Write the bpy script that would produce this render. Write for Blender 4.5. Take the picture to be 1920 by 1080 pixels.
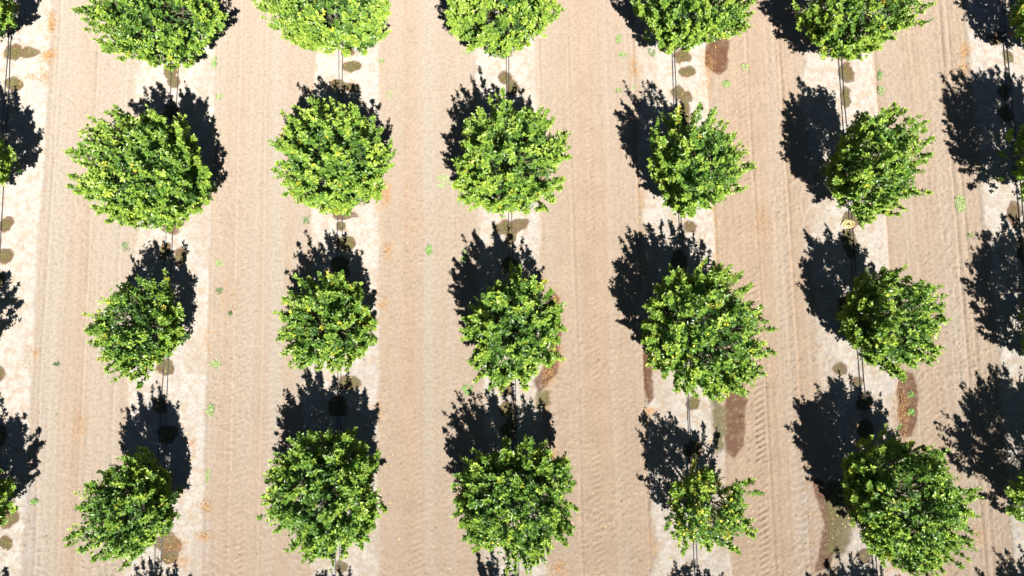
import bpy, bmesh, math, random
import numpy as np
from mathutils import Vector

for o in list(bpy.data.objects):
    bpy.data.objects.remove(o)
scene = bpy.context.scene
R_ = math.radians

# ------------------------------------------------------------------ camera
CAM_H, CAM_T = 24.15, R_(5.75)
cam = bpy.data.cameras.new('drone_camera')
cam.lens = 24.0
cam.sensor_width = 36.0
cam.clip_end = 2000
cam_o = bpy.data.objects.new('drone_camera', cam)
cam_o.location = (0, 0, CAM_H)
cam_o.rotation_euler = (CAM_T, 0, 0)
scene.collection.objects.link(cam_o)
scene.camera = cam_o

# ------------------------------------------------------------------ light
SUN = Vector((0.22, -0.60, 1.0)).normalized()
world = bpy.data.worlds.new("World")
scene.world = world
world.use_nodes = True
wn = world.node_tree
wn.nodes.clear()
sky = wn.nodes.new('ShaderNodeTexSky')
sky.sky_type = 'NISHITA'
sky.sun_disc = False
sky.altitude = 1200
sky.air_density = 0.36
sky.dust_density = 0.2
sky.ozone_density = 2.0
sky.sun_elevation = math.asin(SUN.z)
sky.sun_rotation = math.atan2(SUN.x, SUN.y)
bg = wn.nodes.new('ShaderNodeBackground')
bg.inputs['Strength'].default_value = 0.05
wo = wn.nodes.new('ShaderNodeOutputWorld')
wn.links.new(sky.outputs[0], bg.inputs[0])
wn.links.new(bg.outputs[0], wo.inputs[0])
sl = bpy.data.lights.new('sun', 'SUN')
sl.energy = 5.0
sl.angle = R_(0.5)
sl.color = (1.0, 0.975, 0.93)
sun_o = bpy.data.objects.new('sun', sl)
sun_o.rotation_euler = SUN.to_track_quat('Z', 'Y').to_euler()
sun_o.location = (0, 0, 40)
scene.collection.objects.link(sun_o)

scene.view_settings.view_transform = 'Standard'
scene.view_settings.look = 'None'
scene.view_settings.gamma = 1
scene.view_settings.use_curve_mapping = False
scene.view_settings.exposure = 1.9

COL = scene.collection
rng = np.random.default_rng(11)
random.seed(5)


# ------------------------------------------------------------------ helpers
def ground_xy(u, v, z=0.0):
    """world point at height z seen at (u, v) of the 1920x1080 survey photograph"""
    x = (u - 960) / 1280.0
    y = -(v - 540) / 1280.0
    dy = y * math.cos(CAM_T) + math.sin(CAM_T)
    dz = y * math.sin(CAM_T) - math.cos(CAM_T)
    k = (CAM_H - z) / (-dz)
    return x * k, dy * k


def tag(o, label=None, cat=None, group=None, kind=None):
    if label: o['label'] = label
    if cat: o['category'] = cat
    if group: o['group'] = group
    if kind: o['kind'] = kind
    return o


def empty(name, loc):
    o = bpy.data.objects.new(name, None)
    o.location = loc
    o.empty_display_size = .3
    COL.objects.link(o)
    return o


def mesh_obj(name, me, mat, parent=None, loc=(0, 0, 0)):
    o = bpy.data.objects.new(name, me)
    o.location = loc
    if mat and not me.materials:
        me.materials.append(mat)
    COL.objects.link(o)
    if parent: o.parent = parent
    return o


def np_mesh(name, verts, faces, smooth=False, attrs=None):
    """verts (n,3), faces (m,k) -> mesh, fast"""
    me = bpy.data.meshes.new(name)
    n, (m, k) = len(verts), faces.shape
    me.vertices.add(n)
    me.vertices.foreach_set('co', np.ascontiguousarray(verts, dtype=np.float32).ravel())
    me.loops.add(m * k)
    me.loops.foreach_set('vertex_index', np.ascontiguousarray(faces, dtype=np.int32).ravel())
    me.polygons.add(m)
    me.polygons.foreach_set('loop_start', np.arange(0, m * k, k, dtype=np.int32))
    me.polygons.foreach_set('loop_total', np.full(m, k, dtype=np.int32))
    me.polygons.foreach_set('use_smooth', np.full(m, smooth, dtype=bool))
    me.update(calc_edges=True)
    for an, arr in (attrs or {}).items():
        a = me.attributes.new(an, 'FLOAT_COLOR', 'POINT')
        c = np.ones((n, 4), np.float32)
        c[:, :3] = arr
        a.data.foreach_set('color', c.ravel())
    return me


_LAT = {}
def vnoise(x, y, seed=0):
    """smooth value noise in 0..1 on arrays"""
    if seed not in _LAT:
        _LAT[seed] = np.random.default_rng(1000 + seed).random((256, 256))
    L = _LAT[seed]
    xi = np.floor(x).astype(int); yi = np.floor(y).astype(int)
    fx = x - xi; fy = y - yi
    fx = fx * fx * (3 - 2 * fx); fy = fy * fy * (3 - 2 * fy)
    a = L[xi % 256, yi % 256]; b = L[(xi + 1) % 256, yi % 256]
    c = L[xi % 256, (yi + 1) % 256]; d = L[(xi + 1) % 256, (yi + 1) % 256]
    return (a * (1 - fx) + b * fx) * (1 - fy) + (c * (1 - fx) + d * fx) * fy


def fbm(x, y, seed=0, oct=4):
    s = 0; a = .5; t = 0
    for i in range(oct):
        s = s + a * vnoise(x * 2 ** i + 17.3 * i, y * 2 ** i + 5.1 * i, seed + i)
        t += a; a *= .5
    return s / t


def sstep(a, b, x):
    t = np.clip((x - a) / (b - a), 0, 1)
    return t * t * (3 - 2 * t)


# ------------------------------------------------------------------ materials
def new_mat(name):
    m = bpy.data.materials.new(name)
    m.use_nodes = True
    nt = m.node_tree
    nt.nodes.clear()
    out = nt.nodes.new('ShaderNodeOutputMaterial')
    return m, nt, out


def N(nt, t, **kw):
    n = nt.nodes.new(t)
    for k, v in kw.items():
        if k in n.inputs:
            n.inputs[k].default_value = v
        else:
            setattr(n, k, v)
    return n


def mixc(nt, fac, a, b, blend='MIX'):
    n = nt.nodes.new('ShaderNodeMix')
    n.data_type = 'RGBA'
    n.blend_type = blend
    n.clamp_factor = True
    for s, v in ((0, fac), (6, a), (7, b)):
        if hasattr(v, 'links') or hasattr(v, 'is_linked'):
            nt.links.new(v, n.inputs[s])
        else:
            n.inputs[s].default_value = v if s == 0 else (*v, 1)
    return n.outputs[2]


def ramp(nt, fac, stops):
    n = nt.nodes.new('ShaderNodeValToRGB')
    e = n.color_ramp.elements
    while len(e) < len(stops): e.new(0.5)
    for i, (p, c) in enumerate(stops):
        e[i].position = p
        e[i].color = (*c, 1) if len(c) == 3 else c
    nt.links.new(fac, n.inputs[0])
    return n.outputs[0]


def mth(nt, op, a, b=None):
    n = nt.nodes.new('ShaderNodeMath')
    n.operation = op
    for i, v in enumerate((a, b)):
        if v is None: continue
        if isinstance(v, (int, float)): n.inputs[i].default_value = v
        else: nt.links.new(v, n.inputs[i])
    return n.outputs[0]


def noise(nt, co, scale, detail=3, rough=.6):
    n = nt.nodes.new('ShaderNodeTexNoise')
    n.inputs['Scale'].default_value = scale
    n.inputs['Detail'].default_value = detail
    n.inputs['Roughness'].default_value = rough
    nt.links.new(co, n.inputs['Vector'])
    return n.outputs[0]


def principled(nt, out, rough=.8, spec=.3, diffr=0.0):
    p = nt.nodes.new('ShaderNodeBsdfPrincipled')
    p.inputs['Roughness'].default_value = rough
    p.inputs['Specular IOR Level'].default_value = spec
    if 'Diffuse Roughness' in p.inputs:
        p.inputs['Diffuse Roughness'].default_value = diffr
    nt.links.new(p.outputs[0], out.inputs[0])
    return p


# soil: three masks come with the mesh (strip / wet / algae) and (litter / gravel / tone)
def soil_material():
    m, nt, out = new_mat('orchard_soil')
    p = principled(nt, out, .95, .15, 1.0)
    co = nt.nodes.new('ShaderNodeTexCoord').outputs['Object']
    A = nt.nodes.new('ShaderNodeAttribute'); A.attribute_name = 'soil_a'
    B = nt.nodes.new('ShaderNodeAttribute'); B.attribute_name = 'soil_b'
    sa = nt.nodes.new('ShaderNodeSeparateColor'); nt.links.new(A.outputs['Color'], sa.inputs[0])
    sb = nt.nodes.new('ShaderNodeSeparateColor'); nt.links.new(B.outputs['Color'], sb.inputs[0])
    strip, wet, algae = sa.outputs
    litter, gravel, tone = sb.outputs
    n1 = noise(nt, co, 1.3, 5)
    n2 = noise(nt, co, 9, 4, .7)
    n3 = noise(nt, co, 38, 3, .7)
    n4 = noise(nt, co, 17, 3, .75)
    lane = ramp(nt, n1, [(.3, LANE_A), (.7, LANE_B)])
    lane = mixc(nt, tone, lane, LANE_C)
    n5 = noise(nt, co, 75, 3, .8)
    lane = mixc(nt, ramp(nt, n5, [(.36, (.55, .55, .55)), (.50, (0, 0, 0))]), lane, (.120, .078, .052))
    lane = mixc(nt, ramp(nt, n5, [(.54, (0, 0, 0)), (.68, (.6, .6, .6))]), lane, (.270, .215, .155))
    lane = mixc(nt, ramp(nt, n3, [(.35, (0, 0, 0)), (.75, (.55, .55, .55))]), lane, (.245, .185, .130))
    lane = mixc(nt, ramp(nt, n2, [(.38, (.34, .34, .34)), (.56, (0, 0, 0))]), lane, (.115, .076, .052))
    # dry straw-coloured flecks
    lane = mixc(nt, ramp(nt, n4, [(.62, (0, 0, 0)), (.72, (.75, .75, .75))]), lane, (.30, .235, .125))
    st = ramp(nt, n2, [(.28, STRIP_A), (.7, STRIP_B)])
    st = mixc(nt, ramp(nt, n3, [(.3, (.4, .4, .4)), (.52, (0, 0, 0))]), st, (.165, .135, .105))
    st = mixc(nt, ramp(nt, noise(nt, co, 3.2, 5, .7), [(.40, (.75, .75, .75)), (.52, (0, 0, 0))]), st, (.205, .158, .115))
    st = mixc(nt, ramp(nt, n5, [(.34, (.6, .6, .6)), (.48, (0, 0, 0))]), st, (.15, .125, .10))
    col = mixc(nt, strip, lane, st)
    gv = ramp(nt, n3, [(.3, (.085, .078, .076)), (.5, (.19, .178, .17)), (.72, (.33, .32, .30))])
    col = mixc(nt, gravel, col, gv)
    lt = ramp(nt, n4, [(.35, (.13, .065, .028)), (.55, (.27, .145, .05)), (.75, (.34, .25, .12))])
    col = mixc(nt, litter, col, lt)
    w = mixc(nt, .97, col, (.062, .027, .012))
    w = mixc(nt, ramp(nt, n3, [(.52, (0, 0, 0)), (.75, (.6, .6, .6))]), w, (.115, .062, .034))
    col = mixc(nt, wet, col, w)
    al = ramp(nt, n4, [(.35, (.026, .026, .010)), (.55, (.070, .062, .018)), (.75, (.17, .145, .030))])
    col = mixc(nt, algae, col, al)
    nt.links.new(col, p.inputs['Base Color'])
    ro = mth(nt, 'SUBTRACT', .97, mth(nt, 'MULTIPLY', wet, .42))
    nt.links.new(ro, p.inputs['Roughness'])
    h = mth(nt, 'ADD', mth(nt, 'MULTIPLY', n2, 1.0), mth(nt, 'MULTIPLY', n3, .8))
    b = nt.nodes.new('ShaderNodeBump')
    b.inputs['Strength'].default_value = .7
    b.inputs['Distance'].default_value = .032
    nt.links.new(h, b.inputs['Height'])
    nt.links.new(b.outputs[0], p.inputs['Normal'])
    return m


LANE_A = (.206, .154, .112)
LANE_B = (.160, .116, .083)
LANE_C = (.190, .172, .148)  # pale neutral soil mixed in by tone; also carries the painted far-end highlight
STRIP_A = (.195, .172, .145)
STRIP_B = (.305, .280, .250)


def leaf_material():
    m, nt, out = new_mat('citrus_leaf')
    A = nt.nodes.new('ShaderNodeAttribute'); A.attribute_name = 'leaf'
    s = nt.nodes.new('ShaderNodeSeparateColor'); nt.links.new(A.outputs['Color'], s.inputs[0])
    age, yel, rnd = s.outputs
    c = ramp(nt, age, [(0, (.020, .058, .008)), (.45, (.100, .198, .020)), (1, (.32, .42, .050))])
    c = mixc(nt, yel, c, (.50, .40, .03))
    c = mixc(nt, mth(nt, 'MULTIPLY', rnd, .35), c, (.05, .10, .03))
    p = nt.nodes.new('ShaderNodeBsdfPrincipled')
    p.inputs['Roughness'].default_value = .43
    p.inputs['Specular IOR Level'].default_value = .55
    nt.links.new(c, p.inputs['Base Color'])
    t = nt.nodes.new('ShaderNodeBsdfTranslucent')
    tc = mixc(nt, .5, c, (.26, .46, .02))
    nt.links.new(tc, t.inputs[0])
    mx = nt.nodes.new('ShaderNodeMixShader'); mx.inputs[0].default_value = .33
    nt.links.new(p.outputs[0], mx.inputs[1]); nt.links.new(t.outputs[0], mx.inputs[2])
    nt.links.new(mx.outputs[0], out.inputs[0])
    return m


def simple_mat(name, c1, c2, scale=12, rough=.8, spec=.3, bump=0.0):
    m, nt, out = new_mat(name)
    p = principled(nt, out, rough, spec)
    co = nt.nodes.new('ShaderNodeTexCoord').outputs['Object']
    n = noise(nt, co, scale, 4)
    nt.links.new(ramp(nt, n, [(.3, c1), (.7, c2)]), p.inputs['Base Color'])
    if bump:
        b = nt.nodes.new('ShaderNodeBump'); b.inputs['Strength'].default_value = bump
        b.inputs['Distance'].default_value = .01
        nt.links.new(n, b.inputs['Height']); nt.links.new(b.outputs[0], p.inputs['Normal'])
    return m


def attr_mat(name, attr='col', rough=.9, transl=0.0):
    """own colour of each small piece is stored on the mesh"""
    m, nt, out = new_mat(name)
    p = principled(nt, out, rough, .2)
    A = nt.nodes.new('ShaderNodeAttribute'); A.attribute_name = attr
    co = nt.nodes.new('ShaderNodeTexCoord').outputs['Object']
    n = noise(nt, co, 60, 2)
    c = mixc(nt, mth(nt, 'MULTIPLY', n, .4), A.outputs['Color'], (.12, .10, .07))
    nt.links.new(c, p.inputs['Base Color'])
    return m


M_soil = soil_material()
M_leaf = leaf_material()
M_bark = simple_mat('grey_brown_bark', (.055, .042, .032), (.12, .098, .078), 25, .9, .2, .5)
M_twig = simple_mat('green_brown_twig', (.05, .055, .02), (.10, .09, .045), 20, .8, .2)
M_fruit = simple_mat('ripe_citrus_peel', (.70, .50, .02), (.78, .60, .05), 40, .42, .4, .2)
M_hose = simple_mat('black_polyethylene', (.018, .018, .020), (.045, .045, .048), 9, .45, .4)
M_greyhose = simple_mat('sun_bleached_grey_tube', (.13, .13, .13), (.19, .19, .18), 9, .5, .4)
M_stake = simple_mat('weathered_pale_plastic', (.55, .53, .48), (.68, .66, .61), 14, .6, .3)
M_coil = simple_mat('pale_yellow_tube', (.55, .40, .16), (.66, .50, .24), 14, .55, .3)
M_stone = attr_mat('soil_clods')
M_litter = attr_mat('dry_litter', rough=.8)
M_weed = attr_mat('weed_green', rough=.6)

# ------------------------------------------------------------------ orchard layout
SP = 6.10
X0 = -18.27
SLOPE = -0.018
def line_x(c, y):
    return X0 + SP * c + SLOPE * y

# pale strip edges left / right of each tree line, metres
STRIP = [(-1.2, 1.45), (-1.3, 1.47), (-1.07, 1.38), (-1.12, 1.05), (-1.36, 1.18), (-1.44, 1.25), (-1.27, 1.3)]
# tyre tracks in each lane: chevron centre, scalloped centre, thin line offsets; strength
TRACK = [(3.05, 1.98, (1.76, 3.2, 4.3), .25), (2.60, 3.72, (1.55, 2.3, 3.3), .8), (2.62, 3.15, (1.45, 2.3, 4.05), .65),
         (2.78, 3.68, (1.12, 2.25, 4.6), .85), (2.38, 3.58, (1.22, 2.75, 3.93), 1.25), (2.62, 3.45, (1.35, 3.85, 4.1), .5)]

# wet emitter spots: u, v, rx px, ry px, algae amount
SPOTS = [(30,98,19,17,.9),(50,100,24,11,.7),(30,160,18,15,.9),(322,132,15,16,.9),(328,155,12,14,.7),(320,212,20,18,1),(322,418,19,22,.85),
 (340,480,13,18,.6),(312,470,14,16,.8),(312,690,20,17,.8),(314,815,19,19,1),(300,760,14,14,.9),(318,1020,24,18,.6),(316,1044,18,12,.8),
 (662,125,19,12,.9),(632,158,17,9,.7),(655,165,18,10,.9),(652,100,15,10,.6),(640,424,10,10,.9),(645,405,22,12,.3),(650,456,19,14,.9),(640,505,17,26,1),
 (655,718,20,14,.9),(635,762,18,18,1),(640,1062,12,10,.8),(946,100,13,11,.5),(946,148,14,14,.9),(960,165,15,14,.9),(975,420,16,12,.6),(952,428,22,14,.8),(955,498,17,16,1),
 (958,440,12,20,.9),(952,768,15,17,1),(955,805,16,19,1),(950,730,14,12,.8),(1276,108,18,14,.8),(1288,135,17,10,.9),(1272,176,14,14,.8),(1284,182,13,12,.6),
 (1282,216,11,34,.9),(1294,425,14,13,.7),(1275,490,15,20,.9),(1299,757,14,14,.9),(1300,845,18,20,1),(1574,104,11,9,.6),(1586,137,14,18,.8),(1583,185,12,20,1),(1595,412,17,17,.7),(1592,455,14,30,1),
 (1590,572,18,20,1),(1575,690,14,12,.8),(1618,755,17,17,1),(1620,806,18,18,1),(1605,715,12,10,.8),(1620,1040,14,14,.8),
 (1868,72,18,13,.6),(1888,108,10,14,.8),(1880,175,12,16,1),(1885,215,13,18,1),(1900,402,14,22,.5),(1916,470,12,30,1),(12,423,16,17,.9),(12,480,18,14,.8),(2,525,12,14,.9),(2,815,12,18,1),
 (-2,700,12,14,.8),(18,970,19,19,.8),(14,1018,14,14,.9)]
# long wet soil patches: polygons in survey pixels
WETPOLY = [[(1338,55),(1366,58),(1366,85),(1364,128),(1352,141),(1338,136),(1322,120),(1322,90)],
           [(1362,735),(1392,712),(1402,752),(1397,770),(1395,835),(1375,860),(1362,848),(1358,790)],
           [(1686,690),(1712,700),(1722,730),(1720,790),(1708,818),(1684,820),(1680,740)],
           [(1520,895),(1545,900),(1552,935),(1562,975),(1570,1020),(1555,1065),(1528,1072),(1536,1030),(1545,985),(1540,960),(1528,930)],
           [(1036,545),(1050,560),(1052,640),(1044,700),(1022,725),(1008,742),(1000,712),(1020,690),(1036,640)],
           [(1206,655),(1222,660),(1226,745),(1214,760),(1206,700)]]
ALGPOLY = [[(1545,905),(1600,900),(1602,960),(1592,1010),(1585,1035),(1550,1042),(1552,985)],
           [(1335,745),(1360,760),(1358,840),(1342,850),(1336,800)],
           [(1008,735),(1030,730),(1030,760),(1006,764)]]
LITTER = [(96,45,9,26,.8),(92,105,13,16,.9),(84,140,12,22,.5),(60,145,12,10,.4),(724,362,9,20,.9),(726,470,9,18,.6),(721,570,7,10,.5),(1190,130,9,14,.6),(1187,120,6,10,.5),
 (388,950,12,14,.6),(385,1006,12,9,.8),(335,1050,20,12,.5),(330,1022,22,12,.6),(1330,120,14,22,.8),(1322,160,14,14,.3),(1040,580,10,28,.7),(1030,700,12,20,.7),(1045,670,9,20,.7),(1690,770,14,40,.7),
 (1808,95,9,14,.8),(1810,130,10,14,.6),(68,662,6,8,.6),(330,80,16,12,.25),(1335,270,12,16,.5),(1218,770,12,6,.8),(1040,860,9,20,.6),(360,830,9,10,.5),(1050,1065,12,12,.6),(1592,420,10,7,.5),
 (1690,1065,30,10,.6),(1835,1000,12,20,.3),(150,800,14,30,.25),(430,560,18,40,.12),(790,420,22,40,.12),(1430,420,20,40,.2)]
GRAVEL = [(70,180,14,40,.6),(62,400,8,60,.6),(60,560,12,60,.3),(52,930,12,60,.6),(55,1020,8,60,.5),(385,800,10,60,.4),(380,1010,12,40,.5),(1340,220,9,50,.3),(340,1030,16,30,.4),
 (1515,960,22,90,.35),(900,120,9,30,.35),(1240,930,12,50,.3),(1235,880,10,60,.2),(1355,830,14,50,.4),(390,1010,8,70,.4)]


def make_ground():
    fx = np.arange(-19.0, 19.001, .045); fy = np.arange(-10.4, 13.6, .045)
    far = np.array([.06, .15, .35, .8, 1.8, 4, 8, 14, 22, 34, 52, 80, 130, 220, 380])
    xs = np.concatenate([fx[0] - far[::-1], fx, fx[-1] + far])
    ys = np.concatenate([fy[0] - far[::-1], fy, fy[-1] + far])
    X, Y = np.meshgrid(xs, ys)
    q = (X - SLOPE * Y - X0)
    ci = np.clip(np.round(q / SP).astype(int), 0, 6)
    d = q - np.round(q / SP) * SP                      # signed distance to nearest tree line
    Lw = np.array([s[0] for s in STRIP])[ci]; Rw = np.array([s[1] for s in STRIP])[ci]
    e1 = (fbm(X * .7, Y * .55, 3) - .5) * 1.0 + (fbm(X * 4, Y * 4, 8, 3) - .5) * .45
    e2 = (fbm(X * 4, Y * 2.2, 8, 3) - .5) * .10 + (fbm(X * .3, Y * .3, 5) - .5) * .12
    sharp = sstep(.45, .7, vnoise(X * .25, Y * .2, 31))
    edge = e1 * (1 - .6 * sharp) * .8 + e2
    strip = sstep(Lw - .07, Lw + .10, d + edge) * (1 - sstep(Rw - .07, Rw + .05, d + e2))
    worn = fbm(X * .9, Y * .5, 21, 4)
    strip = strip * (1 - .55 * sstep(.48, .70, worn) * sstep(.35, 1.1, np.abs(d)))
    # lanes
    li = np.clip(np.floor(q / SP).astype(int), 0, 5)
    g = q - np.floor(q / SP) * SP
    tr = np.array([t[0] for t in TRACK])[li] + .004 * Y * 1.0
    t2 = np.array([t[1] for t in TRACK])[li] + (fbm(Y * .12, li * 7.7, 44, 2) - .5) * .25
    tr = tr + (fbm(Y * .12, li * 3.3 + 40, 45, 2) - .5) * .2
    st = np.array([t[3] for t in TRACK])[li] * (.55 + .9 * vnoise(Y * .22, li * 5.1, 46))
    Z = np.zeros_like(X)
    Z += strip * .05 + (fbm(X * .4, Y * .3, 60) - .5) * .05
    lane = 1 - strip
    Z += lane * .012 * (fbm(X * 6, Y * 2.0, 180, 3) - .5)
    # chevron lugs
    per = .205
    a = g - tr
    band = sstep(.20, .15, np.abs(a - .10)) * (.35 + .65 * sstep(.3, .5, vnoise(Y * .7, li * 3.3, 190)))
    phase = (Y - a * .50 + .03 * np.sin(Y * 1.7)) / per + (vnoise(X * 3, Y * 1.5, 47) - .5) * .35
    lug = np.maximum(0, 1 - np.abs((phase % 1) - .5) * 3.6)
    Z += lane * band * st * (lug * .044 - .015) * 1.0
    side = sstep(.05, .0, np.abs(a + .30)); dots = np.maximum(0, 1 - np.abs(((Y / per + .3) % 1) - .5) * 3.2)
    Z += lane * side * st * (dots * .050 - .016)
    # scalloped track
    b = g - t2
    band2 = sstep(.24, .15, np.abs(b))
    ph2 = (Y + b * b * 2.5 + (vnoise(X * 2, Y * 2, 48) - .5) * .12) / .24
    Z += lane * band2 * (.4 + st * .6) * (.007 * np.sin(ph2 * 2 * math.pi) - .008)
    d2 = np.maximum(0, 1 - np.abs(((Y / .25 + .1) % 1) - .5) * 3.4)
    Z += lane * sstep(.06, .01, np.abs(b - .22)) * st * (d2 * .050 - .016)
    # faint combed ripples everywhere in the lane
    ph3 = (Y + .18 * np.sin(g * 4.2 + Y * .2) + (vnoise(X * 1.1, Y * 2, 49) - .5) * .3) / .19
    Z += lane * .0065 * np.sin(ph3 * 2 * math.pi) * sstep(.35, .65, vnoise(X * .8, Y * .4, 50))
    # thin wheel / scraper lines
    for k in range(3):
        lo = np.array([t[2][k] for t in TRACK])[li] + (fbm(Y * .1, li * 2.3 + k * 9, 70 + k, 2) - .5) * .16
        Z -= lane * .060 * np.exp(-((g - lo) / .038) ** 2) * (.3 + vnoise(Y * .6, li * 3 + k, 73))
        Z += lane * .014 * np.exp(-((g - lo - .08) / .04) ** 2)
    # shoulder lip at strip edges
    Z += .025 * np.exp(-((d - Rw - .03) / .05) ** 2) * (.4 + vnoise(Y * 2, ci * 3.0, 74)) + .02 * np.exp(-((d - Lw + .03) / .06) ** 2) * vnoise(Y * 2, ci * 5.0, 75)
    # clods
    cl = fbm(X * 9, Y * 9, 80, 3)
    Z += (cl - .5) * (.020 + .022 * sstep(0, 12, X)) * (1 - .2 * strip)
    # long parallel wheel streaks
    Z += lane * .030 * (fbm(g * 5.5, Y * .10 + li * 9, 200, 3) - .5) + lane * .022 * (vnoise(g * 16, Y * .35 + li * 4, 204) - .5)
    rough = sstep(.5, .7, fbm(X * .6, Y * .35, 84)) * lane
    Z += sstep(.62, .85, vnoise(X * 11, Y * 11, 86)) * .03 * (.25 + rough)

    wet = np.zeros_like(X); alg = np.zeros_like(X); lit = np.zeros_like(X); grv = np.zeros_like(X)
    wob = (fbm(X * 3.5, Y * 3.5, 90, 3) - .5)
    fine = (fbm(X * 8, Y * 8, 95, 3) - .5)
    s = 52.7
    def near(cx, cy, r):
        return (slice(np.searchsorted(ys, cy - r), np.searchsorted(ys, cy + r)),
                slice(np.searchsorted(xs, cx - r), np.searchsorted(xs, cx + r)))
    for (u, v, rx, ry, al) in SPOTS:
        cx, cy = ground_xy(u, v)
        S = near(cx, cy, 1.1)
        r = np.hypot((X[S] - cx) / (rx / s), (Y[S] - cy) / (ry / s)) + wob[S] * .9 + fine[S] * .25
        m = sstep(1.06, .93, r)
        wet[S] = np.maximum(wet[S], m * .92)
        alg[S] = np.maximum(alg[S], al * .9 * sstep(.98, .55, r + fine[S] * .8))
    def poly(P, arr, soft, amt):
        pts = np.array([ground_xy(*p) for p in P])
        cx, cy = pts.mean(0); S = near(cx, cy, 3.2)
        x = X[S] + wob[S] * .10; y = Y[S] + fine[S] * .10
        inside = np.zeros(x.shape, bool); dist = np.full(x.shape, 9.)
        for i in range(len(pts)):
            (x1, y1), (x2, y2) = pts[i], pts[(i + 1) % len(pts)]
            c = ((y1 > y) != (y2 > y)) & (x < (x2 - x1) * (y - y1) / (y2 - y1 + 1e-9) + x1)
            inside ^= c
            tt = np.clip(((x - x1) * (x2 - x1) + (y - y1) * (y2 - y1)) / ((x2 - x1) ** 2 + (y2 - y1) ** 2), 0, 1)
            dist = np.minimum(dist, np.hypot(x - x1 - tt * (x2 - x1), y - y1 - tt * (y2 - y1)))
        sd = np.where(inside, -dist, dist) + fine[S] * soft
        arr[S] = np.maximum(arr[S], amt * sstep(soft * .5, -soft * .5, sd))
    for P in WETPOLY: poly(P, wet, .09, 1.0)
    for P in ALGPOLY: poly(P, alg, .22, .75); 
    for P in ALGPOLY: poly(P, wet, .2, .5)
    wet *= np.clip(.98 + fine * .9 + wob * .4, .72, 1)
    def blobs(L, arr, k=1.0):
        for (u, v, rx, ry, al) in L:
            cx, cy = ground_xy(u, v); S = near(cx, cy, 3.0)
            r = np.hypot((X[S] - cx) / (rx / s), (Y[S] - cy) / (ry / s))
            arr[S] = np.maximum(arr[S], al * k * np.exp(-r * r * .9) * sstep(.38, .62, fbm(X[S] * 7, Y[S] * 7, 97, 3) + (1 - r) * .12))
    blobs(LITTER, lit, 1.0); blobs(GRAVEL, grv, 1.0)
    # greyish gravel scattered on the outer parts of the strips and orange litter along their edges
    grv = np.maximum(grv, .5 * strip * sstep(.55, .8, fbm(X * 1.1, Y * .5, 101)) * sstep(.4, .65, vnoise(X * 9, Y * 9, 102)))
    ed = np.exp(-((d - Rw) / .16) ** 2) + .6 * np.exp(-((d - Lw) / .2) ** 2)
    lit = np.maximum(lit, .55 * ed * sstep(.58, .8, fbm(X * 1.5, Y * .6, 105)) * sstep(.4, .6, vnoise(X * 8, Y * 8, 106)))
    tone = np.clip(.10 + .30 * sstep(-4, 12, Y) + .60 * sstep(8, -20, X) * 1.0 + .6 * (fbm(X * .35, Y * .08, 110) - .5) + .9 * (fbm(q * 2.6, Y * .05, 112, 4) - .5) , 0, 1)  # paling up the field paints washed-out highlight into soil; other terms are soil variation
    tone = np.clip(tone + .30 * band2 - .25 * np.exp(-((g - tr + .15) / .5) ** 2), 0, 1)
    me = np_mesh('orchard_ground', np.stack([X, Y, Z], -1).reshape(-1, 3), grid_faces(*X.shape), True,
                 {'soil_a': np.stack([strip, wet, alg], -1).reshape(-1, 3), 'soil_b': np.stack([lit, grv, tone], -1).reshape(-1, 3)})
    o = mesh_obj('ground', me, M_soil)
    tag(o, 'bare tan orchard soil with pale tree strips and tractor tyre tracks', None, None, 'structure')
    return xs, ys, Z, strip


def grid_faces(ny, nx):
    i = np.arange(ny - 1)[:, None] * nx + np.arange(nx - 1)[None, :]
    return np.stack([i, i + 1, i + nx + 1, i + nx], -1).reshape(-1, 4)


GX, GY, GZ, GSTRIP = make_ground()
def gz(x, y):
    i = np.clip(np.searchsorted(GX, x), 1, len(GX) - 1); j = np.clip(np.searchsorted(GY, y), 1, len(GY) - 1)
    return np.maximum(GZ[j, i], np.maximum(GZ[j - 1, i], np.maximum(GZ[j, i - 1], GZ[j - 1, i - 1])))
def gstrip(x, y):
    return GSTRIP[np.clip(np.searchsorted(GY, y), 0, len(GY) - 1), np.clip(np.searchsorted(GX, x), 0, len(GX) - 1)]


# ------------------------------------------------------------------ tubes
def tube_arrays(P, rad, k=5):
    """P (n,3) path, rad (n,) -> verts, quads"""
    P = np.asarray(P, float); n = len(P)
    T = np.gradient(P, axis=0); T /= np.linalg.norm(T, axis=1)[:, None] + 1e-9
    up = np.array([0.31, .17, .93])
    A = np.cross(T, up); A /= np.linalg.norm(A, axis=1)[:, None] + 1e-9
    B = np.cross(T, A)
    th = np.arange(k) * 2 * math.pi / k
    V = P[:, None, :] + rad[:, None, None] * (A[:, None, :] * np.cos(th)[None, :, None] + B[:, None, :] * np.sin(th)[None, :, None])
    i = np.arange(n - 1)[:, None] * k; j = np.arange(k)[None, :]
    F = np.stack([i + j, i + (j + 1) % k, i + k + (j + 1) % k, i + k + j], -1).reshape(-1, 4)
    return V.reshape(-1, 3), F


def tube_mesh(name, P, rad, k=6):
    V, F = tube_arrays(P, rad, k)
    return np_mesh(name, V, F, True)


# ------------------------------------------------------------------ trees
def unit(v):
    return v / (np.linalg.norm(v, axis=-1, keepdims=True) + 1e-9)


def perp(v, r):
    a = np.cross(v, r.normal(size=v.shape))
    return unit(a)


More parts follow.
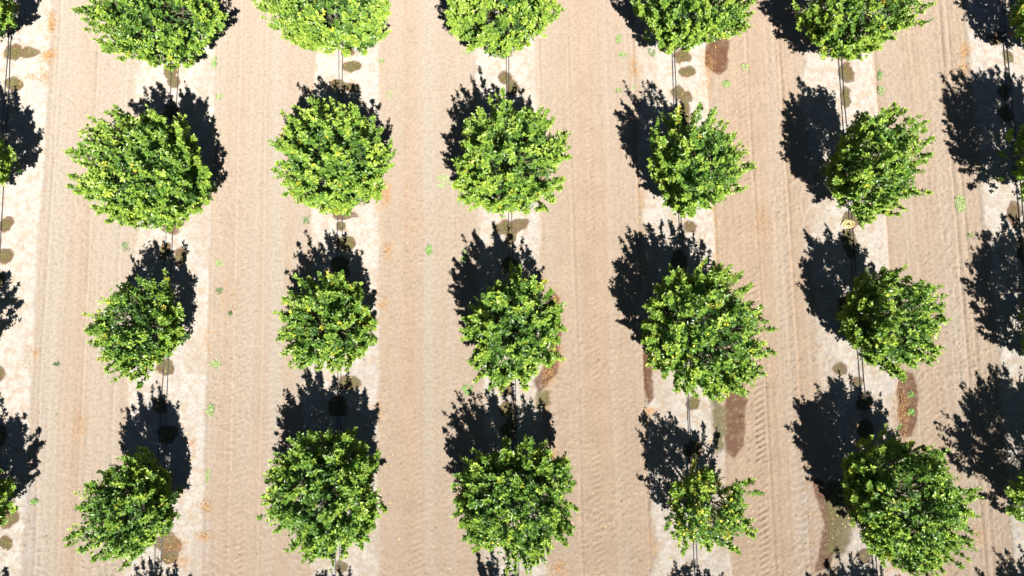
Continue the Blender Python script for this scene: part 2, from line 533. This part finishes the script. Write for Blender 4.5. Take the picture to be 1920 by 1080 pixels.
def leaves(base, direc, nrm, L, W, curl):
    """folded four-cornered leaves"""
    side = unit(np.cross(direc, nrm))
    up = np.cross(side, direc)
    mid = base + direc * (L * .48)[:, None]
    tip = base + direc * L[:, None] - up * (L * curl)[:, None]
    lft = mid + side * (W * .5)[:, None] + up * (W * .16)[:, None]
    rgt = mid - side * (W * .5)[:, None] + up * (W * .16)[:, None]
    V = np.stack([base, rgt, tip, lft], 1).reshape(-1, 3)
    i = np.arange(len(base))[:, None] * 4
    F = np.concatenate([i + np.array([[0, 1, 2]]), i + np.array([[0, 2, 3]])], 1).reshape(-1, 3)
    return V, F


lemon_me = None
def fruit_mesh():
    bm = bmesh.new()
    bmesh.ops.create_uvsphere(bm, u_segments=8, v_segments=6, radius=.042)
    for v in bm.verts:
        v.co.z *= 1.12
        if abs(v.co.z) > .045: v.co.z *= 1.12
    for f in bm.faces: f.smooth = True
    me = bpy.data.meshes.new('fruit'); bm.to_mesh(me); bm.free()
    me.materials.append(M_fruit)
    return me
FRUIT = fruit_mesh()


def make_tree(key, cx, cy, rx, ry, h, mods, bounds, dens, yel, tone, fruit, label):
    col, row = int(key[1]), int(key[3])
    r = np.random.default_rng(col * 31 + row * 977 + 5)
    lx = line_x(col, cy)
    bx = .65 * lx + .35 * cx if abs(lx - cx) < .9 else cx
    by = cy
    root = empty('citrus_tree', (bx, by, float(gz(bx, by)) - .01))
    tag(root, label, 'citrus tree', 'citrus trees planted in a grid of rows')
    C = np.array([cx - bx, cy - by, .45 * h])
    zc = .45 * h
    # outline
    if mods:
        a, b = (bounds[1] - bounds[0]) / 2, (bounds[3] - bounds[2]) / 2
        ang = np.radians(90 - 30 * np.arange(12))
        ell = 1 / np.sqrt((np.cos(ang) / a) ** 2 + (np.sin(ang) / b) ** 2)
        mm = 1 + (np.array(mods) / ell - 1) * 1.25
    else:
        mm = 1 + r.normal(0, .11, 12)
    def rmod(th):
        t = ((math.pi / 2 - th) / (2 * math.pi) * 12) % 12
        i = np.floor(t).astype(int); f = t - i; f = f * f * (3 - 2 * f)
        return mm[i % 12] * (1 - f) + mm[(i + 1) % 12] * f
    K = r.normal(size=(7, 3)) * np.array([2.3, 2.3, 2.0]); Ph = r.random(7) * 6.28
    def lob(P):
        return np.cos(P @ K.T + Ph).sum(-1) / 7
    K2 = r.normal(size=(9, 3)); K2 = K2 / np.linalg.norm(K2, axis=1)[:, None] * r.uniform(5.5, 8.5, (9, 1)); Ph2 = r.random(9) * 6.28
    def clump(P):
        return np.cos(P @ K2.T + Ph2).sum(-1) / 2.6
    def surf(th, cphi, k=1.0):
        ph = np.arccos(cphi)
        s = np.sin(ph) ** .9
        m = 1 + (rmod(th) - 1) * np.clip(s, 0, 1)
        x = rx * m * s * np.cos(th); y = ry * m * s * np.sin(th)
        z = np.where(cphi > 0, (h - zc) * cphi, (zc - .3) * cphi)
        return np.stack([x * k, y * k, z * (k - .03 if k < 1 else 1)], -1) + C
    area = 2 * math.pi * ((rx + ry) / 2) * ((rx + ry) / 4 + (h - zc) / 2)
    n = int(area * 20 * dens * (.6 if row == 5 else 1))
    th = r.random(n * 2) * 2 * math.pi
    cp = r.uniform(-.45, 1, n * 2) 
    P = surf(th, cp, .83)
    lb = lob(P) * (1 - .65 * np.clip(cp, 0, 1) ** 2)
    c2 = clump(P)
    keep = (lb > -.50 + r.normal(0, .10, len(lb))) & (c2 > -.72 + r.normal(0, .25, len(lb)))
    P, lb, th, cp, c2 = P[keep][:n], lb[keep][:n], th[keep][:n], cp[keep][:n], c2[keep][:n]
    n = len(P)
    out = P - (C - np.array([0, 0, .35 * h]))
    out = unit(out) + np.array([0, 0, .25]) + r.normal(0, .22, (n, 3))
    out = unit(out)
    push = -.20 + lb * .62 + np.clip(c2, -1.2, 1.2) * .18 + r.normal(0, .08, n)
    longs = r.random(n) < .13
    out = np.where(longs[:, None], unit(out + np.array([0, 0, .35])), out)
    push = np.where(longs, push + r.uniform(.18, .52, n), push)
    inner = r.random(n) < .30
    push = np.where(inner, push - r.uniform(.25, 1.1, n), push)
    tip = P + out * push[:, None]
    slen = np.where(longs, r.uniform(.6, .9, n), r.uniform(.38, .70, n))
    # main shoots and their side shoots
    segA = [tip - out * slen[:, None]]; segB = [tip]; dens_k = [np.ones(n)]; young = [np.where(longs, .75, .42) + push * .5 - .22 * inner]  # inner shoots: older leaves, coloured darker to deepen shade in crown gaps
    for k in range(2):
        f = r.uniform(.25, .75, n)[:, None]
        b0 = segA[0] * (1 - f) + tip * f
        d = unit(out * .75 + perp(out, r) * .85 + np.array([0, 0, .2]))
        l = r.uniform(.16, .36, n)[:, None]
        segA.append(b0); segB.append(b0 + d * l); dens_k.append(np.full(n, .6)); young.append(young[0] - .08)
    # vigorous shoots that stick out of the crown and make its outline ragged
    nw = int(105 * dens ** 1.5 * (rx + ry) / 3.6)
    tw_ = r.random(nw) * 2 * math.pi; cw = r.uniform(-.05, 1, nw) ** 1.0
    cw[: nw // 2] = r.uniform(-.15, .55, nw // 2)
    Pw = surf(tw_, cw)
    ow = unit(unit(Pw - (C - np.array([0, 0, .3 * h]))) + np.array([0, 0, .62]) + r.normal(0, .16, (nw, 3)))
    w0 = Pw - ow * .95; w1 = Pw + ow * np.where(r.random(nw) < .45, r.uniform(.12, .50, nw), r.uniform(-.25, .12, nw))[:, None]
    segA.append(w0); segB.append(w1); young.append(np.full(nw, .62))
    nlat = 5
    for k in range(nlat):
        f = r.uniform(.25, .92, nw)[:, None]
        b0 = w0 * (1 - f) + w1 * f
        d = unit(ow * .8 + perp(ow, r) * .8 + np.array([0, 0, .15]))
        segA.append(b0); segB.append(b0 + d * r.uniform(.10, .30, nw)[:, None] * (1.12 - f)); young.append(np.full(nw, .55))
    A = np.concatenate(segA); B = np.concatenate(segB); Y = np.concatenate(young)
    cnt = np.concatenate([np.full(n, 19), np.full(2 * n, 11), np.full(nw, 44), np.full(nw * nlat, 11)])
    idx = np.repeat(np.arange(len(A)), cnt)
    m = len(idx)
    s = 1 - r.random(m) ** 1.35 * .92
    ax = unit(B - A)[idx]
    base = A[idx] + (B - A)[idx] * s[:, None] + r.normal(0, .008, (m, 3))
    azi = perp(ax, r)
    fwd = (.25 + .9 * s ** 3 + r.normal(0, .25, m))[:, None]
    dr = unit(azi + ax * fwd + np.array([0, 0, .06]))
    nrm = unit(ax * .9 + np.array([0, 0, .35]) + r.normal(0, .30, (m, 3)))
    L = r.uniform(.080, .138, m) * (1 - .25 * (s > .95)); W = L * r.uniform(.46, .60, m)
    V, F = leaves(base, dr, nrm, L, W, r.uniform(-.05, .30, m))
    shoot_t = r.normal(0, .13, len(A))
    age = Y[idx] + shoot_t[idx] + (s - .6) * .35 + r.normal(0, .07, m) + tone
    # yellowing comes in small clusters
    yc = (r.random(len(A)) < .015 * yel)
    yv = np.clip((r.random(m) < .003 * yel) * .8 + yc[idx] * r.uniform(.2, .9, m), 0, 1)
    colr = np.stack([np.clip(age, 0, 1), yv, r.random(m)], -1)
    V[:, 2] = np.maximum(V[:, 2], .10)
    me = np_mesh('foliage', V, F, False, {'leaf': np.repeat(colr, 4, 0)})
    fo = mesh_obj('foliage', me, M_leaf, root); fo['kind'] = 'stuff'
    # twigs carrying the leaves (three-sided)
    TV = []; TF = []; off = 0
    for i in list(range(0, n)) + list(range(3 * n, 3 * n + nw)):
        start = C * .6 + A[i] * .4 if i % 3 == 0 else A[i]
        path = np.array([start, (start + A[i]) / 2 + r.normal(0, .03, 3), A[i], B[i]]) if i % 3 == 0 else np.array([A[i], B[i]])
        v, f = tube_arrays(path, np.linspace(.013 if i % 3 == 0 else .007, .003, len(path)), 3)
        TV.append(v); TF.append(f + off); off += len(v)
    tw = mesh_obj('twigs', np_mesh('twigs', np.concatenate(TV), np.concatenate(TF)), M_twig, root); tw['kind'] = 'stuff'
    # trunk and limbs
    hz = .55
    tp = np.array([[0, 0, -.08], [0, 0, .05], [.01, .01, .3], [.0, .02, hz], [.02, 0, hz + .12]])
    mesh_obj('trunk', tube_mesh('trunk', tp, np.array([.125, .10, .082, .078, .05]), 10), M_bark, root)
    nl = 5
    for k in range(nl):
        a = 2 * math.pi * (k + r.uniform(-.25, .25)) / nl
        e = surf(np.array([a]), np.array([r.uniform(.35, .75)]))[0]
        e = C + (e - C) * .78
        p0 = np.array([0, 0, hz - .08 + .04 * k / nl])
        m1 = p0 + (e - p0) * np.array([.42, .42, .25]) + r.normal(0, .05, 3)
        m2 = p0 + (e - p0) * np.array([.75, .75, .6]) + r.normal(0, .06, 3)
        mesh_obj('limb', tube_mesh('limb', np.array([p0, (p0 + m1) / 2, m1, m2, e]), np.array([.052, .046, .038, .026, .012]), 6), M_bark, root)
    # fruit hangs just inside the leaf surface
    for k in range(fruit):
        i = int(r.integers(0, n))
        while out[i][2] < .2 or inner[i]: i = int(r.integers(0, n))
        f = bpy.data.objects.new('fruit', FRUIT)
        f.location = tip[i] - out[i] * r.uniform(.02, .10) + r.normal(0, .04, 3)
        f.rotation_euler = (r.uniform(-.7, .7), r.uniform(-.7, .7), 0)
        COL.objects.link(f); f.parent = root


# key: centre x, y, radii, height | outline radii every 30 deg clockwise from up | photo bounds
TREES = [
 ('c0r1',-18.50,11.95,1.56,1.14,4.72,None,None,1,.5,0,0,'citrus tree cut off by the top left corner of the photo'),
 ('c1r1',-12.08,11.64,2.05,1.76,4.38,None,None,1,.5,.05,0,'wide citrus tree cut by top edge, second tree column from left'),
 ('c2r1',-6.02,11.72,2.06,1.59,4.45,None,None,1,.5,.14,0,'pale lime citrus tree cut by top edge, third column from left'),
 ('c3r1',-.35,11.74,1.80,1.54,4.64,None,None,1,.5,.15,0,'light green citrus tree cut by top edge, middle column'),
 ('c4r1',6.05,11.78,1.75,1.45,4.30,None,None,1,.6,.08,0,'citrus tree cut by top edge, beside a rust brown wet patch'),
 ('c5r1',11.66,11.71,1.89,1.61,4.42,None,None,1,1,.08,2,'citrus tree cut by top edge, second column from right'),
 ('c6r1',18.49,11.78,1.46,1.43,4.89,None,None,.9,1,.05,0,'citrus tree cut by the top right corner, beside a pale stake'),
 ('c0r2',-18.40,6.46,1.88,1.47,4.97,None,None,.8,.6,.1,0,'citrus tree at left edge, second row from top, mostly out of frame'),
 ('c1r2',-11.64,6.02,1.96,2.00,4.98,(112,116,108,112,138,118,126,125,140,134,130,118),(125,400,187,435),1.1,.4,.05,0,'largest round bushy citrus tree, second column from left, second row from top'),
 ('c2r2',-5.78,6.27,1.86,1.83,4.86,(110,112,110,115,112,95,105,100,105,110,105,118),(512,735,195,415),1,1.8,.06,5,'citrus tree with yellow flecks at its top, third column, second row from top'),
 ('c3r2',-.16,6.35,1.92,1.90,4.69,(118,105,112,108,118,112,112,105,112,92,93,100),(840,1060,188,415),1,.8,.08,1,'bright green citrus tree in middle column, second row from top'),
 ('c4r2',5.94,6.21,1.66,1.75,4.67,(98,92,75,92,108,88,100,95,78,88,105,108),(1198,1405,208,415),.9,.6,.03,1,'citrus tree with gappy upper left crown, third column from right, second row'),
 ('c5r2',11.58,6.16,1.34,1.70,4.85,(110,115,92,96,115,112,110,92,92,90,80,92),(1538,1745,198,412),.95,.9,.06,1,'loose leafy citrus tree, second column from right, second row from top'),
 ('c6r2',18.15,6.56,1.81,1.79,5.52,None,None,1,1.2,.08,1,'citrus tree cut by right edge, second row from top'),
 ('c0r3',-18.69,.78,1.55,1.47,4.05,None,None,.8,.5,0,0,'citrus tree beyond left edge seen by its shadow, third row from top'),
 ('c1r3',-11.93,.94,1.19,1.62,4.13,(82,100,85,84,84,76,98,90,95,90,78,80),(168,348,522,708),.85,1,-.05,2,'small sparse citrus tree, second column from left, third row from top'),
 ('c2r3',-5.91,1.06,1.61,1.61,3.95,(95,90,80,86,93,86,90,93,94,92,86,94),(520,715,515,700),.95,2.2,-.04,6,'compact citrus tree with yellow fruit, third column, third row from top'),
 ('c3r3',-.02,.87,1.61,1.90,4.53,(108,108,98,93,104,98,110,110,88,86,82,88),(865,1052,508,730),1,.9,-.02,2,'upright oval citrus tree in middle column, third row from top'),
 ('c4r3',6.02,.82,2.07,2.11,4.55,(122,126,120,122,132,128,124,112,118,112,122,124),(1190,1442,497,745),1.05,1.7,0,8,'large citrus tree with scattered yellow fruit above the long wet patch'),
 ('c5r3',12.06,1.17,1.51,1.72,4.29,(95,103,105,102,108,102,104,92,84,94,90,98),(1565,1778,497,700),.95,1.1,-.01,4,'citrus tree with bare gaps, second column from right, third row from top'),
 ('c6r3',18.35,1.02,1.62,1.94,4.30,None,None,.9,.8,0,0,'citrus tree at right edge, third row from top, mostly out of frame'),
 ('c0r4',-18.00,-4.56,1.94,1.73,4.15,None,None,.95,.6,.04,0,'citrus tree cut by left edge, fourth row from top'),
 ('c1r4',-11.74,-4.59,1.26,1.73,4.72,(108,95,76,90,98,90,105,98,95,105,98,92),(135,343,840,1062),.9,.8,-.05,2,'narrow dark citrus tree with ragged outline, second column, fourth row'),
 ('c2r4',-5.80,-4.25,1.93,2.14,4.41,(132,122,114,112,116,118,130,120,112,114,112,124),(490,732,792,1060),1,.7,-.05,1,'tall dense citrus tree, third column from left, fourth row from top'),
 ('c3r4',.01,-4.53,2.18,1.96,3.95,(118,120,125,120,118,116,120,102,106,110,112,110),(835,1088,818,1062),1,.8,-.06,2,'broad citrus tree in middle column, fourth row from top'),
 ('c4r4',6.15,-4.77,1.38,1.22,3.82,(80,75,96,80,86,86,76,90,85,82,84,80),(1238,1412,877,1032),.62,4.5,.02,9,'smallest citrus tree with many yellow leaves, third column from right'),
 ('c5r4',12.02,-4.46,1.90,2.13,4.51,(130,130,126,130,136,138,135,118,112,120,128,130),(1562,1838,805,1075),1.1,.8,-.04,4,'very large dense citrus tree, lower right, beside olive green wet soil'),
 ('c6r4',18.05,-4.42,2.07,2.00,4.73,None,None,1,.8,-.04,1,'citrus tree cut by right edge, fourth row from top'),
 ('c0r5',-17.55,-10.15,1.85,1.5,4.1,None,None,1,.5,0,0,'citrus tree below the bottom left corner, only its shadow in view'),
 ('c1r5',-11.60,-10.05,1.60,1.60,3.2,None,None,1,.5,0,0,'citrus tree below bottom edge, second column, shadow tips in view'),
 ('c2r5',-5.89,-10.1,1.70,1.60,2.9,None,None,1,.5,0,0,'citrus tree below bottom edge, third column, shadow tips in view'),
 ('c3r5',-.10,-9.98,1.45,1.60,3.6,None,None,1,.5,0,0,'citrus tree below bottom edge, middle column, shadow in view'),
 ('c4r5',6.55,-10.05,1.55,1.60,3.1,None,None,1,.5,0,0,'citrus tree below bottom edge, third column from right, shadow in view'),
 ('c5r5',12.15,-9.98,1.70,1.60,3.75,None,None,1,.5,0,0,'citrus tree below bottom edge, second column from right, shadow in view'),
 ('c6r5',18.13,-9.95,1.81,1.65,4.06,None,None,1,.5,0,0,'citrus tree below the bottom right corner, only its shadow in view'),
]
for t in TREES:
    make_tree(*t)

# ------------------------------------------------------------------ drip hoses
ORD = ['first', 'second', 'third', 'fourth', 'fifth', 'sixth', 'seventh']
COLN = ['leftmost', 'second', 'third', 'middle', 'fifth', 'sixth', 'rightmost']
SEP = [.055, .11, .065, .055, .035, .065, .06]
for c in range(7):
    for s in (-1, 1):
        yy = np.arange(-11.5, 14.6, .3)
        w = (fbm(yy * .35, np.full_like(yy, c * 3.1 + s), 120 + c, 3) - .5) * .10
        xx = line_x(c, yy) + s * (SEP[c] * (.75 + .5 * vnoise(yy * .25, np.full_like(yy, c * 2.0), 140))) + w
        zz = gz(xx, yy) + .020
        zz = np.maximum(zz, np.convolve(np.pad(zz, 1, 'edge'), np.ones(3) / 3, 'valid'))
        P = np.stack([xx, yy, zz], -1)
        o = mesh_obj('drip_hose', tube_mesh('drip_hose', P, np.full(len(P), .014), 6), M_hose)
        tag(o, '%s black drip hose under the %s tree column%s' % ('left' if s < 0 else 'right', COLN[c], '' if c in (0, 3, 6) else ' from the left'),
            'drip hose', 'black drip hoses laid along the tree rows')

# grey bent tube by the second column
def place_tube(name, uv, rad, mat, label, cat, zs=.02, k=6):
    pts = np.array([[*ground_xy(u, v), 0] for u, v in uv])
    z0 = gz(pts[:, 0], pts[:, 1])
    zz = np.array(zs) if np.ndim(zs) else np.full(len(pts), zs)
    pts[:, 2] = z0 + zz
    o = pts[0].copy(); o[2] = 0
    ob = mesh_obj(name, tube_mesh(name, pts - o, np.full(len(pts), rad), k), mat, None, tuple(o))
    return tag(ob, label, cat)

place_tube('bent_tube', [(312,462),(313,446),(312,432),(314,424),(318,418),(324,413),(330,409)], .016, M_greyhose,
           'bent grey tube curving off the drip hose below the largest tree', 'tube')

# coil of pale tubing on the wet spot under the sixth column
pts = []
cx, cy = ground_xy(1588, 421)
for i in range(90):
    a = i * .42
    rr = .13 + .05 * math.sin(i * .37) + .03 * math.sin(i * 1.1)
    pts.append((rr * math.cos(a) * 1.2 + .03 * math.sin(i * .2), rr * math.sin(a) * .8, .03 + .0006 * i + .01 * math.sin(i * .9)))
pts = np.array(pts)
o = mesh_obj('tube_coil', tube_mesh('tube_coil', pts, np.full(len(pts), .007), 5), M_coil, None, (cx, cy, float(gz(cx, cy))))
tag(o, 'tangled coil of thin pale yellow tubing on a damp spot', 'tube coil')

# pale leaning stake with a flattened head near the top right tree
root = empty('riser_stake', (*ground_xy(1880, 68), float(gz(*ground_xy(1880, 68)))))
tag(root, 'pale leaning irrigation stake beside the hoses near the top right tree', 'stake')
P = np.array([[0, 0, 0], [.06, .03, .12], [.20, .11, .22], [.30, .17, .26]])
mesh_obj('stem', tube_mesh('stem', P, np.array([.016, .016, .013, .010]), 6), M_stake, root)
bm = bmesh.new()
bmesh.ops.create_cube(bm, size=1)
bmesh.ops.scale(bm, vec=(.20, .07, .03), verts=bm.verts)
bmesh.ops.bevel(bm, geom=bm.edges[:], offset=.010, segments=2, affect='EDGES')
me = bpy.data.meshes.new('head'); bm.to_mesh(me); bm.free()
hd = mesh_obj('head', me, M_stake, root, (.0, .0, .05)); hd.rotation_euler = (0, -.25, .5)


# ------------------------------------------------------------------ weeds
def weed_mesh(r, n, spread, L0, tint):
    ang = r.random(n) * 6.283; rad = np.sqrt(r.random(n)) * spread
    base = np.stack([rad * np.cos(ang), rad * np.sin(ang), r.uniform(.0, .05, n)], -1)
    a2 = r.random(n) * 6.283
    d = unit(np.stack([np.cos(a2), np.sin(a2), r.uniform(.1, 1.0, n)], -1))
    L = r.uniform(.5, 1, n) * L0
    V, F = leaves(base, d, np.tile([0, 0, 1.], (n, 1)) + r.normal(0, .3, (n, 3)), L, L * r.uniform(.3, .5, n), r.uniform(0, .4, n))
    c = np.array(tint)[None] * r.uniform(.6, 1.3, (n, 1)) + r.normal(0, .01, (n, 3))
    return np_mesh('weed', V, F, False, {'col': np.repeat(np.clip(c, 0, 1), 4, 0)})

G1, G2, G3 = (.12, .24, .05), (.18, .26, .08), (.06, .13, .035)
WEEDS = [
 (403,70,9,6,G1,'low green weed just right of the top tree in second column'),
 (402,118,6,13,G1,'short line of green weeds below the top tree of second column'),
 (408,181,8,5,G2,'faint weed right of the shadow tip of the largest tree'),
 (712,116,7,4,G1,'small green weed right of the wet spot under third top tree'),
 (733,176,9,7,G2,'pale weed right of the third column, above its second tree'),
 (875,96,8,6,G2,'pale weed just below left of the middle top tree'),
 (1160,74,6,8,G1,'bright green weed in the lane left of fifth column top tree'),
 (1166,103,6,4,G1,'small bright weed below the bright green lane weed'),
 (1188,163,15,7,G1,'bright green weed touching the shadow of second fifth-column tree'),
 (1160,170,6,4,G2,'pale weed left of the bright weed by the fifth column shadow'),
 (1362,157,8,6,G1,'green weed below the rust brown wet patch at top'),
 (1396,126,8,7,G2,'weed in the lane right of the rust brown wet patch'),
 (1222,100,7,8,G3,'dark green tuft below left edge of fifth column top tree'),
 (805,469,6,9,G1,'lone bright green weed in the lane between third and middle column'),
 (869,375,10,12,G1,'bright green weed left of the middle second-row tree'),
 (830,340,14,14,G2,'pale ragged weed patch left of the middle second-row tree'),
 (870,482,7,14,G1,'green weed partly under the shadow of the middle third-row tree'),
 (1650,142,5,10,G1,'green weed at strip edge below the sixth column top tree'),
 (1652,170,6,8,G2,'lower pale weed at strip edge below the sixth column top tree'),
 (1800,382,10,16,G2,'trailing pale weed in the lane left of the right edge trees'),
 (1820,441,6,4,G1,'small green weed beside the dark line near the right edge'),
 (64,941,7,5,G1,'green weed at left lane edge near the bottom left'),
 (236,462,8,9,G3,'dark green weed below the largest tree near its strip edge'),
 (575,412,8,7,G3,'dark green tuft below left of the third column second-row tree'),
 (412,494,8,6,G2,'weed in the second lane right of the small sparse tree'),
 (412,545,6,6,G3,'dark weed in the second lane right of the small sparse tree'),
 (433,588,4,4,G3,'tiny dark weed alone between tyre tracks in second lane'),
 (404,683,10,8,G2,'thin weed cluster right of the strip below the small sparse tree'),
 (396,770,7,11,G2,'weed at strip edge right of the narrow dark tree'),
 (390,893,5,12,G2,'upright weed line right of the narrow dark tree crown'),
 (108,683,5,3,G3,'tiny dark weed at left edge of the first lane'),
 (1708,740,6,5,G1,'green weed at right side of the narrow red wet patch'),
 (1708,772,6,6,G1,'lower green weed on the narrow red wet patch'),
 (876,730,9,10,G1,'green weed in shadow below left of the middle third-row tree'),
]
for (u, v, ru, rv, tint, lab) in WEEDS:
    x, y = ground_xy(u, v)
    r = np.random.default_rng(int(u * 7 + v))
    s = (ru + rv) / 2 / 52.7
    n = int(18 + s * s * 2600)
    o = mesh_obj('weed', weed_mesh(r, n, 1.0, .10 / max(s, .05), tint), M_weed, None, (x, y, float(gz(x, y)) - .008))
    o.scale = (ru / 52.7, rv / 52.7, .10)
    tag(o, lab, 'weed', 'small weeds along the lane edges')


# ------------------------------------------------------------------ loose stuff on the soil
def scatter(n, xr, yr, f):
    x = rng.uniform(*xr, n); y = rng.uniform(*yr, n)
    k = rng.random(n) < f(x, y)
    return x[k], y[k]

# stones and clods: irregular octahedra
def stones():
    def f(x, y):
        return .12 + .5 * sstep(.5, .7, fbm(x * .6, y * .35, 84)) * (1 - gstrip(x, y)) + .35 * sstep(.55, .75, fbm(x * 1.1, y * .5, 101))
    x, y = scatter(26000, (-18.8, 18.8), (-10, 13.2), f)
    n = len(x)
    s = .009 + .020 * rng.random(n) ** 3.5
    O = np.array([[1, 0, 0], [-1, 0, 0], [0, 1, 0], [0, -1, 0], [0, 0, 1], [0, 0, -1.]])
    V = O[None] * s[:, None, None] * rng.uniform(.6, 1.3, (n, 6, 1)) * np.array([1, 1, .7])
    a = rng.random(n) * 6.28
    ca, sa_ = np.cos(a)[:, None], np.sin(a)[:, None]
    V = np.stack([V[..., 0] * ca - V[..., 1] * sa_, V[..., 0] * sa_ + V[..., 1] * ca, V[..., 2]], -1)
    V = V + np.stack([x, y, gz(x, y) + s * .1], -1)[:, None]
    T = np.array([[0, 2, 4], [2, 1, 4], [1, 3, 4], [3, 0, 4], [2, 0, 5], [1, 2, 5], [3, 1, 5], [0, 3, 5]])
    F = (np.arange(n)[:, None, None] * 6 + T[None]).reshape(-1, 3)
    c = np.where(rng.random((n, 1)) < .12, np.array([[.34, .31, .27]]), np.array([[.19, .14, .10]])) * rng.uniform(.7, 1.15, (n, 1))
    o = mesh_obj('pebbles', np_mesh('pebbles', V.reshape(-1, 3), F, False, {'col': np.repeat(c, 6, 0)}), M_stone)
    tag(o, 'small pebbles and dry clods scattered over the soil', None, None, 'stuff')
stones()

# straw and fallen leaves
def litter():
    xs, ys = scatter(24000, (-18.8, 18.8), (-10, 13.2), lambda x, y: (1 - .8 * gstrip(x, y)) * sstep(.42, .72, fbm(x * .9, y * .25, 150)) * .9 + .04)
    n = len(xs); a = rng.normal(math.pi / 2, .9, n)
    L = rng.uniform(.03, .11, n); W = rng.uniform(.006, .013, n)
    c = np.array([[.36, .285, .17]]) * rng.uniform(.8, 1.3, (n, 1))
    X = [xs]; Y = [ys]; A = [a]; LL = [L]; WW = [W]; CC = [c]
    for (u, v, rx, ry, al) in LITTER:
        k = int(rx * ry * al * .8)
        x, y = ground_xy(u, v)
        X.append(x + rng.normal(0, rx / 52.7 * .6, k)); Y.append(y + rng.normal(0, ry / 52.7 * .6, k)); A.append(rng.random(k) * 6.28)
        LL.append(rng.uniform(.04, .09, k)); WW.append(rng.uniform(.010, .022, k))
        CC.append(np.where(rng.random((k, 1)) < .5, np.array([[.24, .095, .03]]), np.array([[.32, .19, .065]])) * rng.uniform(.6, 1.15, (k, 1)))
    # fallen leaves and bits along strip edges and below the trees
    for t in TREES[:28]:
        k = 130
        X.append(t[1] + rng.normal(0, t[3] * .62, k)); Y.append(t[2] + rng.uniform(-2.7, 2.7, k)); A.append(rng.random(k) * 6.28)
        LL.append(rng.uniform(.05, .09, k)); WW.append(rng.uniform(.02, .035, k))
        CC.append(np.where(rng.random((k, 1)) < .6, np.array([[.33, .20, .09]]), np.array([[.55, .38, .12]])) * rng.uniform(.5, 1.1, (k, 1)))
    x = np.concatenate(X); y = np.concatenate(Y); a = np.concatenate(A); L = np.concatenate(LL); W = np.concatenate(WW); c = np.concatenate(CC)
    n = len(x)
    d = np.stack([np.cos(a), np.sin(a), rng.uniform(-.15, .2, n)], -1)
    V, F = leaves(np.stack([x, y, gz(x, y) + .006], -1), unit(d), np.tile([0, 0, 1.], (n, 1)) + rng.normal(0, .2, (n, 3)), L, W, rng.uniform(-.1, .1, n))
    o = mesh_obj('litter', np_mesh('litter', V, F, False, {'col': np.repeat(c, 4, 0)}), M_litter)
    tag(o, 'dry straw bits and fallen orange brown leaves on the soil', None, None, 'stuff')
litter()

# faint seedlings
def seedlings():
    x, y = scatter(5200, (-18.8, 18.8), (-10, 13.2), lambda x, y: sstep(.55, .75, fbm(x * .8, y * .5, 170)) * (1 - gstrip(x, y)) * .6)
    n0 = len(x)
    x = np.repeat(x, 5) + rng.normal(0, .035, n0 * 5); y = np.repeat(y, 5) + rng.normal(0, .05, n0 * 5)
    n = len(x); a = rng.random(n) * 6.28
    d = unit(np.stack([np.cos(a), np.sin(a), rng.uniform(.1, .9, n)], -1))
    L = rng.uniform(.02, .05, n)
    V, F = leaves(np.stack([x, y, gz(x, y) + .004], -1), d, np.tile([0, 0, 1.], (n, 1)) + rng.normal(0, .3, (n, 3)), L, L * .4, rng.uniform(0, .3, n))
    c = np.array([[.13, .20, .045]]) * rng.uniform(.6, 1.3, (n, 1))
    o = mesh_obj('seedlings', np_mesh('seedlings', V, F, False, {'col': np.repeat(c, 4, 0)}), M_weed)
    tag(o, 'scattered tiny green seedlings in the lanes', None, None, 'stuff')
seedlings()
